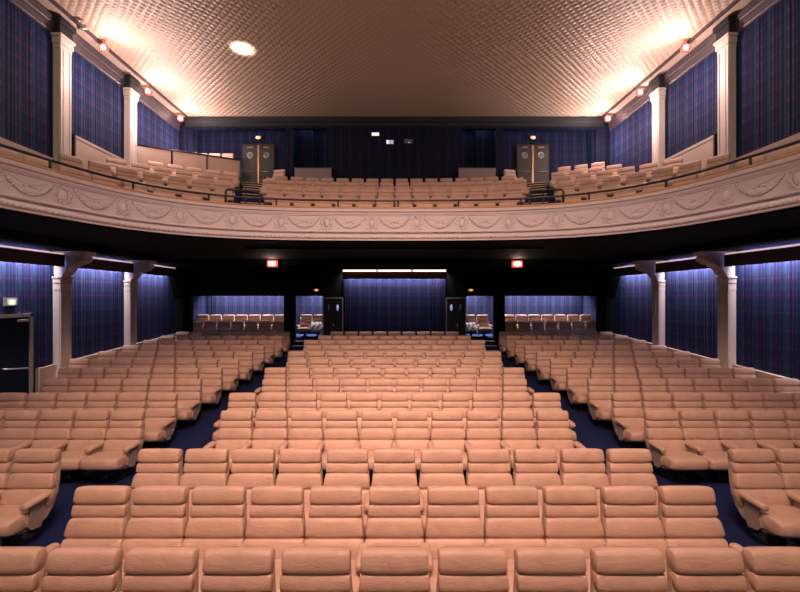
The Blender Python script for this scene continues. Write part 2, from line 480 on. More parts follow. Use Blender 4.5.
def sweep(profile, closed=True, ns=150, s0=None, s1=None):
    """profile: list of (offset towards the stage, height)"""
    s0 = -TOT / 2 if s0 is None else s0; s1 = TOT / 2 if s1 is None else s1
    mb = MB(); n = len(profile); v = []
    for i in range(ns + 1):
        sv = s0 + (s1 - s0) * i / ns
        v += [at(sv, -o, h) for o, h in profile]
    f = []
    for i in range(ns):
        for k in range(n if closed else n - 1):
            f.append((i * n + k, i * n + (k + 1) % n, (i + 1) * n + (k + 1) % n, (i + 1) * n + k))
    if closed: f += [tuple(range(n))[::-1], tuple(ns * n + k for k in range(n))]
    return mb.add(v, f)

HB, HT = 1.458, 2.29
par = empty('balcony_parapet', (0, 11.0, EYE + HB), label='long curved cream balcony front with moulded garlands facing the stage', cat='balcony')
def pobj(name, mb, m, ang=30):
    o = fixn(mb.build(name, m)); o.data.transform(Matrix.Translation((0, -11.0, -(EYE + HB)))); o.parent = par
    auto_smooth(o, ang); return o
pobj('frieze', sweep([(-.16, HB), (.10, HB), (.10, HB + .035), (.13, HB + .06), (.135, HB + .10), (.12, HB + .135), (.10, HB + .15), (.085, HB + .160), (.0, HB + .165), (-.02, HB + .19), (-.02, HB + .215), (.045, HB + .222), (.055, HB + .24), (.04, HB + .255), (0, HB + .262),
      (0, HB + .66), (.02, HB + .665), (.02, HB + .685), (.035, HB + .70), (.045, HB + .745), (.08, HB + .765), (.09, HT - .01), (.09, HT), (-.16, HT)]), M_['cream'])
pobj('ledge', sweep([(-.26, HT), (.055, HT), (.07, HT + .03), (.06, HT + .055), (.04, HT + .065), (-.26, HT + .065)]), M_['tan_ledge'])

# egg-and-dart beads along the lower moulding, one moulding part
mb = MB()
nb = int(TOT * .93 / .11)
for i in range(nb):
    sv = (i - nb / 2) * .11
    p, n = curve(sv)
    rot = Matrix.Rotation(math.atan2(-n.x, n.y), 3, 'Z')
    mb.ellipsoid(at(sv, -.13, HB + .085), (.036, .022, .034), 6, 5, rot)
pobj('bead_moulding', mb, M_['cream'], 80)['kind'] = 'stuff'

# one swag and one cartouche in flat (s, relief, height) coordinates, bent on to the curve
def swag_flat():
    mb = MB(); n = 19; pts = []
    for i in range(n):
        t = -1 + 2 * i / (n - 1)
        pts.append((t * .40, .012, .155 + .225 * t * t - .02))
    mb.tube(pts, [.018 + .026 * (1 - abs(-1 + 2 * i / (n - 1))) for i in range(n)], 8)
    rnd = random.Random(3)
    for i in range(1, n - 1):
        p = Vector(pts[i]); k = 1 - abs(-1 + 2 * i / (n - 1))
        for j in (-1, 1):
            a = .5 * j + rnd.uniform(-.3, .3)
            mb.ellipsoid((p.x + rnd.uniform(-.01, .01), .03, p.z + j * (.018 + .022 * k)), (.028 + .012 * k, .016, .016 + .008 * k), 6, 5, Matrix.Rotation(a, 3, 'Y'))
    # inner thin swag and hanging ribbon ends
    mb.tube([(t * .33, .008, .29 + .10 * t * t) for t in [q / 6 for q in range(-6, 7)]], .010, 6)
    for s in (-1, 1):
        mb.tube([(s * .41, .01, .375), (s * .455, .012, .30), (s * .425, .012, .23), (s * .46, .01, .16)], [.018, .014, .013, .006], 6)
        mb.ellipsoid((s * .41, .02, .385), (.032, .022, .026))
    for x in (-.09, 0, .09): mb.ellipsoid((x, .025, .255 - abs(x) * .2), (.03, .014, .022))
    return mb
def cartouche_flat():
    mb = MB()
    mb.ellipsoid((0, .0, .22), (.085, .045, .115), 14, 8)
    ring = [(.10 * math.cos(a), .018, .22 + .135 * math.sin(a)) for a in [i * 2 * PI / 20 for i in range(21)]]
    mb.tube(ring, .017, 6, False)
    for s in (-1, 1):
        for z0, q in ((.345, 1), (.10, -1)):
            pts = [(s * (.115 + (.055 - .0065 * a) * math.cos(a + PI)), .015, z0 + q * (.045 - .005 * a) * math.sin(a)) for a in [i * .5 for i in range(14)]]
            mb.tube(pts, .013, 6)
        mb.ellipsoid((s * .15, .01, .22), (.03, .015, .05), 8, 6, Matrix.Rotation(s * .5, 3, 'Y'))
    mb.ellipsoid((0, .02, .385), (.05, .024, .03)); mb.ellipsoid((0, .015, .055), (.03, .018, .04))
    for s in (-1, 1): mb.ellipsoid((s * .045, .015, .40), (.03, .016, .02), 6, 5, Matrix.Rotation(s * -.6, 3, 'Y'))
    return mb
def bend(flat, s0):
    r = MB(); r.f = list(flat.f)
    r.v = [tuple(at(s0 + x, -max(y * .75, -.01), HB + .25 + z * .97)) for x, y, z in flat.v]
    return r
sw, ca = swag_flat(), cartouche_flat()
PER = 1.19
for i in range(-8, 9):
    pobj('garland', bend(sw, i * PER), M_['cream'], 60)
for i in range(-8, 9):
    pobj('cartouche', bend(ca, (i + .5) * PER), M_['cream'], 60)

# balcony guard rail
gr = empty('guard_rail', (0, 11.0, EYE + HT), label='thin black handrail on short posts along the whole balcony edge', cat='railing')
def gobj(name, mb):
    o = mb.build(name, M_['rail'], None, True); o.data.transform(Matrix.Translation((0, -11.0, -(EYE + HT)))); o.parent = gr; return o
gobj('handrail', MB().tube([at(-TOT / 2 + .4 + (TOT - .8) * i / 160, .10, 2.55) for i in range(161)], .028, 8))
for i in range(-7, 8):
    if True:
        gobj('post', MB().tube([at(i * 1.6 + .1, .10, HT + .055), at(i * 1.6 + .1, .10, 2.55)], .024, 8))

# tiered balcony deck
ROWS = {4: (1.45, 1.92), 3: (3.0, 2.63), 2: (4.5, 3.24), 1: (6.0, 3.80), 0: (7.45, 4.40)}
def ray_limit(s_, dmax):
    p, n = curve(s_); d = dmax
    if abs(n.x) > 1e-5:
        lim = (W - .002 - abs(p.x)) / abs(n.x) if n.x * p.x > 0 else 1e9
        d = min(d, lim)
    if n.y > 1e-5: d = min(d, (BACK - .002 - p.y) / n.y)
    return d
def deck(d0, d1, h, hb_):
    v, f = [], []; ns = 160; prev = None; mb = MB()
    for i in range(ns + 1):
        s_ = -TOT / 2 + TOT * i / ns
        e = ray_limit(s_, d1)
        if e <= d0 + .02: prev = None; continue
        k = len(mb.v)
        mb.v += [tuple(at(s_, d0, h)), tuple(at(s_, e, h)), tuple(at(s_, e, hb_)), tuple(at(s_, d0, hb_))]
        if prev is not None:
            for j in range(4): mb.f.append((prev + j, prev + (j + 1) % 4, k + (j + 1) % 4, k + j))
        prev = k
    return mb
order = [4, 3, 2, 1, 0]
for i, r in enumerate(order):
    D, h = ROWS[r]
    d0 = .16 if r == 4 else ROWS[order[i - 1]][0] + .38
    d1 = (ROWS[r][0] + .38) if r != 0 else 12
    mb = deck(d0, d1, h, HB + .002)
    struct('floor_balcony' if i == 0 else 'floor_balcony_tier_%d' % (i + 1), mb, M_['carpet'])
# floors inside the recesses
for s, nm in ((-1, 'left'), (1, 'right')):
    a, b = sorted((s * 2.7, s * 9.25))
    struct('floor_recess_' + nm, MB().box(a, b, BACK, 18.8, EYE + 3.6, EYE + 4.40), M_['carpet'])
# black soffit under the balcony
mb = MB(); ns = 160; prev = None
for i in range(ns + 1):
    s_ = -TOT / 2 + TOT * i / ns; e = ray_limit(s_, 20); k = len(mb.v)
    mb.v += [tuple(at(s_, -.02, HB)), tuple(at(s_, e, HB)), tuple(at(s_, e, HB - .03)), tuple(at(s_, -.02, HB - .03))]
    if prev is not None:
        for j in range(4): mb.f.append((prev + j, prev + (j + 1) % 4, k + (j + 1) % 4, k + j))
    prev = k
struct('ceiling_under_balcony', mb, M_['soffit'])
struct('trim_soffit_beam', MB().box(-8.3, 8.3, 16.2, 16.5, EYE + 1.22, EYE + 1.44), M_['soffit'])
struct('trim_soffit_line', MB().box(-4.4, 4.4, 12.2, 12.3, EYE + 1.39, EYE + 1.44), M_['soffit'])
# dropped side margins over the cove lights
for s, nm in ((-1, 'left'), (1, 'right')):
    a, b = sorted((s * 8.3, s * W))
    struct('ceiling_side_margin_' + nm, MB().box(a, b, 3.5, BACK, EYE + 1.22, EYE + 1.427), M_['soffit'])

# upper dado panels along the side walls
for s, nm in ((-1, 'left'), (1, 'right')):
    a, b = sorted((s * 9.22, s * W))
    struct('trim_dado_near_' + nm, MB().box(a, b, 3.5, 11.27, EYE + 1.9, EYE + 3.72), M_['tan_panel'])
    mb = MB().box(a, b, 11.98, 14.25, EYE + 2.4, EYE + 4.65)
    # grooved bands in the panel
    a2, b2 = sorted((s * 9.205, s * 9.22))
    mb.box(a2, b2, 11.98, 14.25, EYE + 4.56, EYE + 4.65)
    struct('trim_dado_far_' + nm, mb, M_['tan_panel'])
    a, b = sorted((s * 9.20, s * W)); struct('trim_dado_end_' + nm, MB().box(a, b, 11.93, 11.98, EYE + 2.4, EYE + 4.66), M_['dark_trim'])

# ------------------------------------------------------------------ aisle stairs on the balcony
def lerp(a, b, t): return a + (b - a) * t
for s, nm in ((-1, 'left'), (1, 'right')):
    t = empty('aisle_stairs', (s * 4.1, 12.1, EYE + 1.9), label='steep balcony aisle stairs with pale step edges below the %s upper double door' % nm, cat='stairs', group='balcony aisle stairs')
    A, B = Vector((s * 3.92, 11.75)), Vector((s * 5.82, 17.45))
    L = (B - A).length; dr = (B - A).normalized(); n = 14
    h0, h1 = 1.92, 4.65
    ang = math.atan2(-dr.x, dr.y)
    R = Matrix.Rotation(ang, 3, 'Z')
    inv = Vector((-s * 4.1, -12.1, -1.9))
    for k in range(n):
        y0, y1 = k * L / n, (k + 1) * L / n + .02
        hz = lerp(h0, h1, (k + 1) / n)
        m1 = MB().box(-.48, .48, y0, y1, h0 - .3, hz); m2 = MB().rbox(-.48, .48, y0 - .02, y0 + .035, hz - .03, hz + .006, .006)
        for m_, nm_, mt in ((m1, 'step', M_['black']), (m2, 'nosing', M_['step_edge'])):
            v = []
            for p in m_.v:
                q = R @ Vector((p[0], p[1], 0)); v.append((q.x + A.x + inv.x, q.y + A.y + inv.y, p[2] + inv.z))
            obj(nm_, v, m_.f, mt, t)
    # landing in the recess in front of the doors
    a, b = sorted((s * 4.72, s * 7.6))
    struct('floor_landing_' + nm, MB().box(a, b, 17.46, 18.8, EYE + 4.4, EYE + 4.65), M_['carpet'])
    # little raised guard at the foot of the aisle
    g = empty('aisle_guard', (s * 4.1, 11.6, EYE + 1.92), label='low black tubular guard at the foot of the %s balcony stairs' % nm, cat='railing', group='stair foot guards')
    hx = 1.06
    pts = [(-.62, 0, 0), (-.62, 0, hx - .05), (-.57, 0, hx), (.20, .22, hx), (.25, .22, hx - .05), (.25, .22, 0)]
    if s > 0: pts = [(-x, y, z) for x, y, z in pts]
    MB().tube(pts, .032, 8).build('tube_rail', M_['rail'], g, True)
    MB().tube([((-.1 if s < 0 else .1), .12, 0), ((-.1 if s < 0 else .1), .12, hx)], .018, 8).build('post', M_['rail'], g, True)

# ------------------------------------------------------------------ valances with fluorescent tubes
def area(name, loc, rot, sx, sy, power, col, spread=PI):
    l = bpy.data.lights.new(name, 'AREA'); l.shape = 'RECTANGLE'; l.size = sx; l.size_y = sy; l.energy = power; l.color = col; l.spread = spread
    o = bpy.data.objects.new(name, l); C.objects.link(o); o.location = loc; o.rotation_euler = rot; return o
COOL = (1.0, .82, .95)
BAYS = [(4.0, 11.28, 'front'), (11.70, 14.25, 'middle'), (14.67, 17.0, 'rear')]
for s in (-1, 1):
    side = 'left' if s < 0 else 'right'
    for (y0, y1, nm) in BAYS:
        yc = (y0 + y1) / 2; hl = (y1 - y0) / 2
        t = empty('wall_light', (s * 8.98, yc, EYE + .79), label='long cove light with dark board washing the plaid %s wall, %s bay' % (side, nm), cat='light', group='cove lights under the balcony')
        MB().box(-.02, .02, -hl, hl, 0, .325).build('board', M_['board'], t)
        MB().tube([(0, -hl + .03, .35), (0, hl - .03, .35)], .02, 8).build('tube_lamp', M_['tube_dim'], t, True)
        area('cove_wash', (s * 9.14, yc, EYE + 1.17), (0, -s * math.radians(46), 0), .08, 2 * hl - .35, 62 * (2 * hl), COOL, math.radians(125))
t = empty('wall_light', (0, BACK - .42, EYE + .72), label='long glowing light with brown board centred on the rear wall under the balcony', cat='light')
MB().box(-2.2, 2.2, -.02, .02, 0, .30).build('board', mat('glow_tinted_board', (.09, .028, .012), .6, noise=.15), t)  # lighter, redder board colour carries the glow of the tubes
for k in (-1, 0, 1):
    MB().tube([(k * 1.465 - .70, -.03, .345), (k * 1.465 + .70, -.03, .345)], .035, 8).build('tube_lamp', M_['tube'], t, True)
area('bay_wash', (0, BACK - .20, EYE + 1.05), (math.radians(42), 0, 0), 4.2, .08, 210, (1.0, .80, .95), math.radians(125))
for s in (-1, 1):
    area('alcove_wash', (s * 6.9, 19.98, OP + .62), (0, 0, 0), 3.9, .30, 300, (1.0, .84, .88), math.radians(100))
    area('alcove_wash', (s * 3.75, 19.98, OP + .62), (0, 0, 0), 1.2, .30, 100, (1.0, .84, .88), math.radians(100))
    area('recess_wash', (s * 6.7, 18.5, UZ + .36), (0, 0, 0), 3.8, .3, 5, (.60, .70, 1.0))
    area('niche_wash', (s * 3.66, 18.35, UZ + .36), (0, 0, 0), 1.2, .2, 3.5, (.60, .70, 1.0))

# ------------------------------------------------------------------ doors
def upper_door(s):
    side = 'left' if s < 0 else 'right'
    X = -6.12 if s < 0 else 6.22
    t = empty('double_door', (X, 18.79, EYE + 4.65), label='bronze double door with round portholes and brass centre strip, upper %s' % side, cat='door', group='upper double doors')
    t['kind'] = 'thing'
    MB().box(-.76, .76, -.06, .0, 0, 2.20).build('door_frame', M_['dark_trim'], t)
    for k in (-1, 1):
        a, b = sorted((k * .04, k * .70))
        lf = MB().rbox(a, b, -.11, -.05, .02, 2.13, .008).build('door_leaf', M_['door'], t)
        ring = [(k * .37 + .12 * math.cos(q), -.12, 1.68 + .13 * math.sin(q)) for q in [i * 2 * PI / 20 for i in range(21)]]
        MB().tube(ring, .022, 6, False).build('porthole_ring', M_['steel'], lf, True)
        MB().ellipsoid((k * .37, -.112, 1.68), (.105, .006, .12), 16, 6).build('porthole_glass', M_['glass'], lf, True)
        MB().rbox(k * .37 - .14, k * .37 + .14, -.15, -.11, 2.0, 2.06, .008).build('door_closer', M_['brass'], lf)
        MB().tube([(k * .12, -.14, .95), (k * .66, -.14, .95)], .018, 8).build('push_bar', M_['steel'], lf, True)
    MB().rbox(-.045, .045, -.14, -.05, 0, 2.13, .006).build('centre_strip', M_['brass'], t)
    e = empty('emergency_lamp', (X, 18.66, EYE + 7.14), label='small amber emergency lamp above the upper %s double door' % side, cat='lamp', group='amber emergency lamps')
    # build in place: body hung on the recess wall
    MB().rbox(-.14, .14, -.02, .14, -.05, .07, .02).build('lamp_body', M_['brass'], e)
    MB().ellipsoid((0, -.03, -.03), (.12, .06, .07), 12, 8).build('lamp_lens', M_['lamp_amber'], e, True)
for s in (-1, 1): upper_door(s)

def lower_door(s):
    side = 'left' if s < 0 else 'right'
    t = empty('double_door', (s * 2.65, BACK, z1), label='dark narrow double door with small oval windows on lower rear wall, %s of the plaid bay' % side, cat='door', group='lower rear doors')
    mb = MB().box(-.44, -.40, -.06, 0, 0, 2.39).box(.40, .44, -.06, 0, 0, 2.39).box(-.44, .44, -.06, 0, 2.34, 2.39)
    mb.build('door_frame', M_['tan_ledge'] if False else M_['bracket'], t)
    for k in (-1, 1):
        a, b = sorted((k * .01, k * .395))
        lf = MB().rbox(a, b, -.05, 0, .01, 2.33, .006).build('door_leaf', M_['door_dark'], t)
        lit = (k == -s)
        o = MB().ellipsoid((k * .2, -.05, 1.95), (.05, .012, .14), 12, 8).build('door_window', M_['port_glow'] if k == -s else M_['glass'], lf, True)
        MB().tube([(k * .05, -.09, .9), (k * .05, -.09, 1.25)], .012, 6).build('pull_handle', M_['rail'], lf, True)
    e = empty('emergency_lamp', (s * 3.36 if s < 0 else 3.28, BACK - .02, EYE + .28), label='small amber emergency lamp over the lower %s rear door' % side, cat='lamp', group='amber emergency lamps')
    MB().rbox(-.11, .11, -.08, .02, -.01, .06, .01).build('lamp_body', M_['dark_trim'], e)
    MB().ellipsoid((0, -.05, -.02), (.10, .05, .055), 12, 8).build('lamp_lens', M_['lamp_amber'], e, True)
for s in (-1, 1): lower_door(s)

# side exit door on the left wall
t = empty('exit_door', (-W, 9.64, 0.13), label='dark blue exit door in pale metal frame on the lower left wall', cat='door')
MB().box(0, .05, -.80, .86, 0, 2.28).build('door_leaf', M_['door_blue'], t)
mb = MB().box(0, .09, .86, .94, -.05, 2.38).box(0, .09, -.88, -.80, -.05, 2.38).box(0, .09, -.88, .94, 2.29, 2.37)
mb.build('door_frame', M_['steel'], t)
mb = MB().tube([(.05, .15, 1.08), (.13, .15, 1.08), (.13, .75, 1.00), (.05, .75, 1.00)], .02, 8)
mb.build('panic_bar', M_['steel'], t, True)
MB().rbox(.05, .11, .52, .80, 2.17, 2.23, .008).build('door_closer', M_['steel'], t)
t = empty('exit_sign', (-W, 10.01, EYE - .145), label='small lit exit sign box above the blue door on left wall', cat='sign')
MB().rbox(0, .07, -.16, .16, -.10, .10, .01).build('sign_box', M_['steel'], t)
MB().box(.071, .076, -.12, .12, -.068, .068).build('green_face', M_['exit_green'], t)
MB().box(.077, .080, -.08, .08, -.068, .050).build('lit_panel', M_['exit_glow'], t)

# ------------------------------------------------------------------ projection ports
def port(x, h, w, hh, m, label):
    t = empty('projection_window' if m != 'white_glow' else 'lit_sign', (x, BACK, EYE + h), label=label, cat='window' if m != 'white_glow' else 'sign')
    MB().box(-w / 2 - .05, w / 2 + .05, -.05, .0, -hh / 2 - .05, hh / 2 + .05).build('frame', M_['dark_trim'], t)
    MB().box(-w / 2, w / 2, -.06, -.05, -hh / 2, hh / 2).build('pane', M_[m], t)
    return t
port(-.82, 6.96, .31, .13, 'white_glow', 'small white lit panel high on the dark rear wall above the balcony')
t = port(-.19, 6.62, .30, .16, 'port_glow', 'bluish projection window left of centre on the dark upper rear wall')
MB().box(-.15, -.07, -.066, -.06, -.08, .08).build('light_patch', M_['white_glow'], t)
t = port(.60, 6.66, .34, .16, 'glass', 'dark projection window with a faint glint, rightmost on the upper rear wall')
MB().box(-.02, .08, -.066, -.06, -.075, -.04).build('glint', M_['port_glow'], t)  # glint on the pane made as a small glowing plate

# low parapets in the two niches
for s in (-1, 1):
    side = 'left' if s < 0 else 'right'
    xc = -3.49 if s < 0 else 3.54
    t = empty('low_panel', (xc, 17.80, EYE + 4.40), label='low pale panel closing the foot of the %s upper niche behind the seats' % side, cat='panel', group='niche panels')
    MB().rbox(-.79, .79, -.04, .04, 0, 1.08, .01).build('panel_board', M_['grey_panel'], t)
    MB().rbox(-.81, .81, -.05, .05, 1.07, 1.10, .008).build('cap_rail', M_['cornice'], t)

# ------------------------------------------------------------------ glazed partition, upper left
def proj(px, py, y):  # point at depth y, used as survey arithmetic
    return ((px - 394.5) * y / 415, y, EYE + (296 - py) * y / 415)
pp = []
for px in (134.8, 172, 207, 240):
    # posts on the straight floor line from the far pilaster to the stair head
    A, B = Vector((-9.18, 14.72)), Vector((-6.08, 16.4))
    k = (px - 394.5) / 415
    tt = (k * A.y - A.x) / ((B.x - A.x) - k * (B.y - A.y)); pp.append(A.lerp(B, tt))
zt, zb = EYE + 5.36, EYE + 3.82
base = pp[0]
t = empty('glass_partition', (base.x, base.y, zb), label='frosted screen in thin dark metal frame behind the upper left seats', cat='partition')
for i, p in enumerate(pp):
    q = p - base
    MB().rbox(q.x - .03, q.x + .03, q.y - .03, q.y + .03, 0, zt - zb, .005).build('post', M_['rail'], t)
for i in range(3):
    a, b = pp[i] - base, pp[i + 1] - base
    d = (b - a).normalized(); nn = Vector((-d.y, d.x)) * .012; a2, b2 = a + d * .03, b - d * .03
    v = [(*(a2 - nn), .1), (*(b2 - nn), .1), (*(b2 + nn), .1), (*(a2 + nn), .1), (*(a2 - nn), zt - zb - .03), (*(b2 - nn), zt - zb - .03), (*(b2 + nn), zt - zb - .03), (*(a2 + nn), zt - zb - .03)]
    fixn(obj('pane', v, [(0, 3, 2, 1), (4, 5, 6, 7), (0, 1, 5, 4), (1, 2, 6, 5), (2, 3, 7, 6), (3, 0, 4, 7)], M_['partition'], t))
MB().tube([(*(pp[0] - base), zt - zb), (*(pp[3] - base), zt - zb)], .035, 8).build('top_rail', M_['rail'], t, True)
# return panel folding back to the recess
a = pp[3] - base; b = a + Vector((-.35, 1.4))
obj('pane', [(*a, .1), (*b, .1), (b.x - .02, b.y, .1), (a.x - .02, a.y, .1), (*a, zt - zb), (*b, zt - zb + .35), (b.x - .02, b.y, zt - zb + .35), (a.x - .02, a.y, zt - zb)], [(0, 3, 2, 1), (4, 5, 6, 7), (0, 1, 5, 4), (1, 2, 6, 5), (2, 3, 7, 6), (3, 0, 4, 7)], M_['glass'], t)
# platform behind the partition
struct('floor_rear_platform', MB().box(-8.7, -6.98, 17.5, 18.79, EYE + 4.4, EYE + 5.27), M_['carpet'])

# ------------------------------------------------------------------ seats
def superq(w, h, d, nx=18, nc=18, ex=.22, ec=.62, sag=0.0, tp=1.0):
    """cushion: width w (x), height h (z), depth d (y), rounded ends"""
    v, f = [], []
    sg = lambda c, e: math.copysign(abs(c) ** e, c)
    for i in range(nx + 1):
        a = -PI / 2 + PI * i / nx
        cx, sx = max(math.cos(a), 0), math.sin(a)
        r = cx ** ex; X = w / 2 * sg(sx, .55 if abs(sx) < 1 else 1)
        for k in range(nc):
            b = 2 * PI * k / nc
            yy = d / 2 * sg(math.cos(b), ec) * r; zz = h / 2 * sg(math.sin(b), ec) * r
            if sag and yy < 0: yy += sag * (1 - (2 * X / w) ** 2)
            v.append((X * (1 + (tp - 1) * (.5 + zz / h)), yy, zz))
    for i in range(nx):
        for k in range(nc): f.append((i * nc + k, i * nc + (k + 1) % nc, (i + 1) * nc + (k + 1) % nc, (i + 1) * nc + k))
    return v, f

def placed(vf, y, z, tilt):
    v, f = vf; c, s_ = math.cos(tilt), math.sin(tilt)
    return [(p[0], y + p[1] * c + p[2] * s_, z - p[1] * s_ + p[2] * c) for p in v], f

# back line: from seat crook (y .10, z .38) up to the top (y .30+, z .98)
def seat_parts(arms):
    P = []   # (name, verts, faces, material, label, subparts)
    tl = math.radians(17)
    P.append(('headrest', *placed(superq(.520, .176, .140, ex=.13, ec=.62, nc=20, nx=20), .293, .903, tl), 'leather', 'thick padded head roll', []))
    P.append(('back_cushion', *placed(superq(.530, .138, .116, ex=.11, ec=.66, nx=20), .262, .765, tl), 'leather', None, []))
    P.append(('back_cushion', *placed(superq(.594, .198, .138, ex=.12, ec=.62, tp=.90, nx=20), .217, .617, tl + .03), 'leather', None, []))
    P.append(('back_cushion', *placed(superq(.600, .225, .150, ex=.12, ec=.62, tp=.985, nx=20), .152, .430, tl + .14), 'leather', None, []))
    P.append(('seat_cushion', *placed(superq(.592, .60, .205, ex=.15, ec=.5), -.17, .325, math.radians(-84) + PI), 'leather', None, []))
    # one-piece curved shell, narrower and rounded at the top
    prof = [(.372, .945), (.352, .86), (.327, .74), (.292, .60), (.247, .46), (.18, .33), (.08, .235), (-.04, .205), (-.18, .205), (-.30, .225)]
    hw = [.220, .256, .266, .284, .294, .294, .294, .290, .280, .25]
    mb = MB(); v = []; f = []; n = len(prof)
    for i, (y, z) in enumerate(prof):
        t_ = (Vector(prof[min(i + 1, n - 1)]) - Vector(prof[max(i - 1, 0)])).normalized()
        ny, nz = -abs(t_.y), abs(t_.x)
        lip = .052 if 1 < i < n - 2 else .03
        w_ = hw[i]
        v += [(-w_, y, z), (w_, y, z), (w_, y + ny * lip, z + nz * lip), (w_ - .014, y + ny * lip, z + nz * lip), (w_ - .016, y + ny * .02, z + nz * .02), (-w_ + .016, y + ny * .02, z + nz * .02), (-w_ + .014, y + ny * lip, z + nz * lip), (-w_, y + ny * lip, z + nz * lip)]
    for i in range(n - 1):
        for k in range(8): f.append((i * 8 + k, i * 8 + (k + 1) % 8, i * 8 + 8 + (k + 1) % 8, i * 8 + 8 + k))
    f += [tuple(range(8)), tuple((n - 1) * 8 + k for k in range(8))]
    P.append(('shell', v, f, 'shell', 'pale plastic shell', []))
    v, f = [], []; m_ = 14
    line = [(.335, .955, .240), (.318, .90, .257), (.280, .76, .261), (.262, .70, .266), (.225, .58, .285), (.180, .45, .293), (.13, .34, .294)]
    for (yb, zb_, hw_) in line:
        for k in range(m_):
            a = 2 * PI * k / m_
            ca, sa = math.cos(a), math.sin(a)
            v.append((hw_ * math.copysign(abs(ca) ** .25, ca), yb + .052 * math.copysign(abs(sa) ** .7, sa), zb_ - .0))
    for i in range(len(line) - 1):
        for k in range(m_): f.append((i * m_ + k, i * m_ + (k + 1) % m_, (i + 1) * m_ + (k + 1) % m_, (i + 1) * m_ + k))
    f += [tuple(range(m_)), tuple((len(line) - 1) * m_ + k for k in range(m_))]
    P.append(('back_upholstery', v, f, 'leather', None, []))
    for x in arms:
        def armz(y):   # nearly level at the back, rounding over at the front
            return .515 - .5 * max(0, -(y + .20)) ** 1.4
        q = []
        for p in superq(.34, .080, .105, 16, 12, .28, .72)[0]:
            yy = -p[0] - .09; q.append((p[1] + x, yy, armz(yy) + p[2]))
        f = superq(.34, .080, .105, 16, 12, .28, .72)[1]
        br = MB().prism([(.02, .49), (-.18, .48), (-.17, .36), (-.21, .27), (-.15, .20), (-.02, .18), (.04, .34)], 0, x - .010, x + .010)
        P.append(('armrest', q, f, 'leather', None, [('bracket', br.v, br.f, 'bracket')]))
    mb = MB().rbox(-.05, .05, -.14, .02, .0, .21, .01).rbox(-.16, .16, -.2, .1, -.03, .03, .01).box(-.298, .298, -.10, -.02, .15, .20)
    P.append(('pedestal', mb.v, mb.f, 'pedestal', 'black foot and beam', []))
    return P

PROTO = {}
def proto(key):
    """prototype mesh data for a seat with the left arm ('L'), the right arm too ('LR')"""
    if key not in PROTO:
        arms = {'L': (-.302,), 'R': (.302,), 'LR': (-.302, .302)}[key]
        out = []
        for (nm, v, f, m, lab, subs) in seat_parts(arms):
            me = make_mesh(nm, v, f, m); sub = [(a, make_mesh(a, b, c, d), b, c, d) for a, b, c, d in subs]
            out.append((nm, me, lab, sub, v, f, m))
        PROTO[key] = out
    return PROTO[key]
def make_mesh(nm, v, f, m):
    me = bpy.data.meshes.new(nm); me.from_pydata([tuple(p) for p in v], [], [tuple(q) for q in f]); me.materials.append(M_[m])
    bm = bmesh.new(); bm.from_mesh(me); bmesh.ops.recalc_face_normals(bm, faces=bm.faces)
    for fc in bm.faces: fc.smooth = m == 'leather'
    bm.to_mesh(me); bm.free(); return me

ORD = ['first', 'second', 'third', 'fourth', 'fifth', 'sixth', 'seventh', 'eighth', 'ninth', 'tenth', 'eleventh', 'twelfth', 'thirteenth', 'fourteenth', 'fifteenth', 'sixteenth', 'seventeenth', 'eighteenth', 'nineteenth', 'twentieth']
seats = []   # dict(x,y,z,rz,key,label,group)
TOPY = .33   # the top of the back stands this far behind the seat's origin
def seat(x, y, z, rz, key, label, group):
    seats.append(dict(x=x, y=y, z=z, rz=rz, key=key, label=label, group=group))

YR = [3.235, 4.285, 5.33] + [7.11 + 1.13 * i for i in range(10)]
CENTRE = [11, 11, 11, 10, 11, 10, 11, 10, 11, 10, 11, 10, 9]
for r, (yt, n) in enumerate(zip(YR, CENTRE)):
    y = yt - TOPY
    for i in range(n):
        x = (i - (n - 1) / 2) * (.597 if r < 4 else .6)
        seat(x, y, floor_z(y), 0, 'LR' if i == n - 1 else 'L', 'tan leather seat in centre block, %s row from stage, %s from its left end' % (ORD[r], ORD[i]), 'centre block, %s row from the stage' % ORD[r])
SIDE = [6, 6, 6, 6, 7, 8, 8, 8, 8, 8, 8]
for s in (-1, 1):
    nm = 'left' if s < 0 else 'right'
    for r, n in enumerate(SIDE):
        if s > 0: n = 8
        yt = YR[r + 2]; y = yt - TOPY
        e = {0: 4.25, 1: 4.24, 2: 4.27}.get(r, 4.31)
        if r == 0: n = 6 if s < 0 else 8
        for i in range(n):
            x = s * (e + .3 + i * .597)
            if s < 0: key = 'R'
            else: key = 'L'
            seat(x, y, floor_z(y), 0, key, 'tan leather seat in %s side block, %s row from stage, %s from the aisle' % (nm, ORD[r], ORD[i]), '%s side block, %s row from the stage' % (nm, ORD[r]))
    # alcove seats
    for i in range(7):
        x = s * (5.13 + .15 + i * .6)
        seat(s * (5.09 + i * .593), 18.15 - TOPY + .10, AF, 0, 'L' if i < 6 else 'LR', 'shadowed tan seat in front row of %s rear alcove, %s from the divider' % (nm, ORD[i]), '%s rear alcove, front row' % nm)
        seat(x, 19.3 - TOPY, AR, 0, 'L' if (i < 6 if s > 0 else i > 0) else 'LR', 'lit tan seat in back row of %s rear alcove, %s from the divider' % (nm, ORD[i]), '%s rear alcove, back row' % nm)
    for i in range(2):
        seat(s * (3.48 + i * .6), 19.3 - TOPY, AR, 0, 'LR', 'lit tan seat in the %s small rear alcove, %s one' % (nm, ('door side', 'divider side')[i]), 'small rear alcove seats')

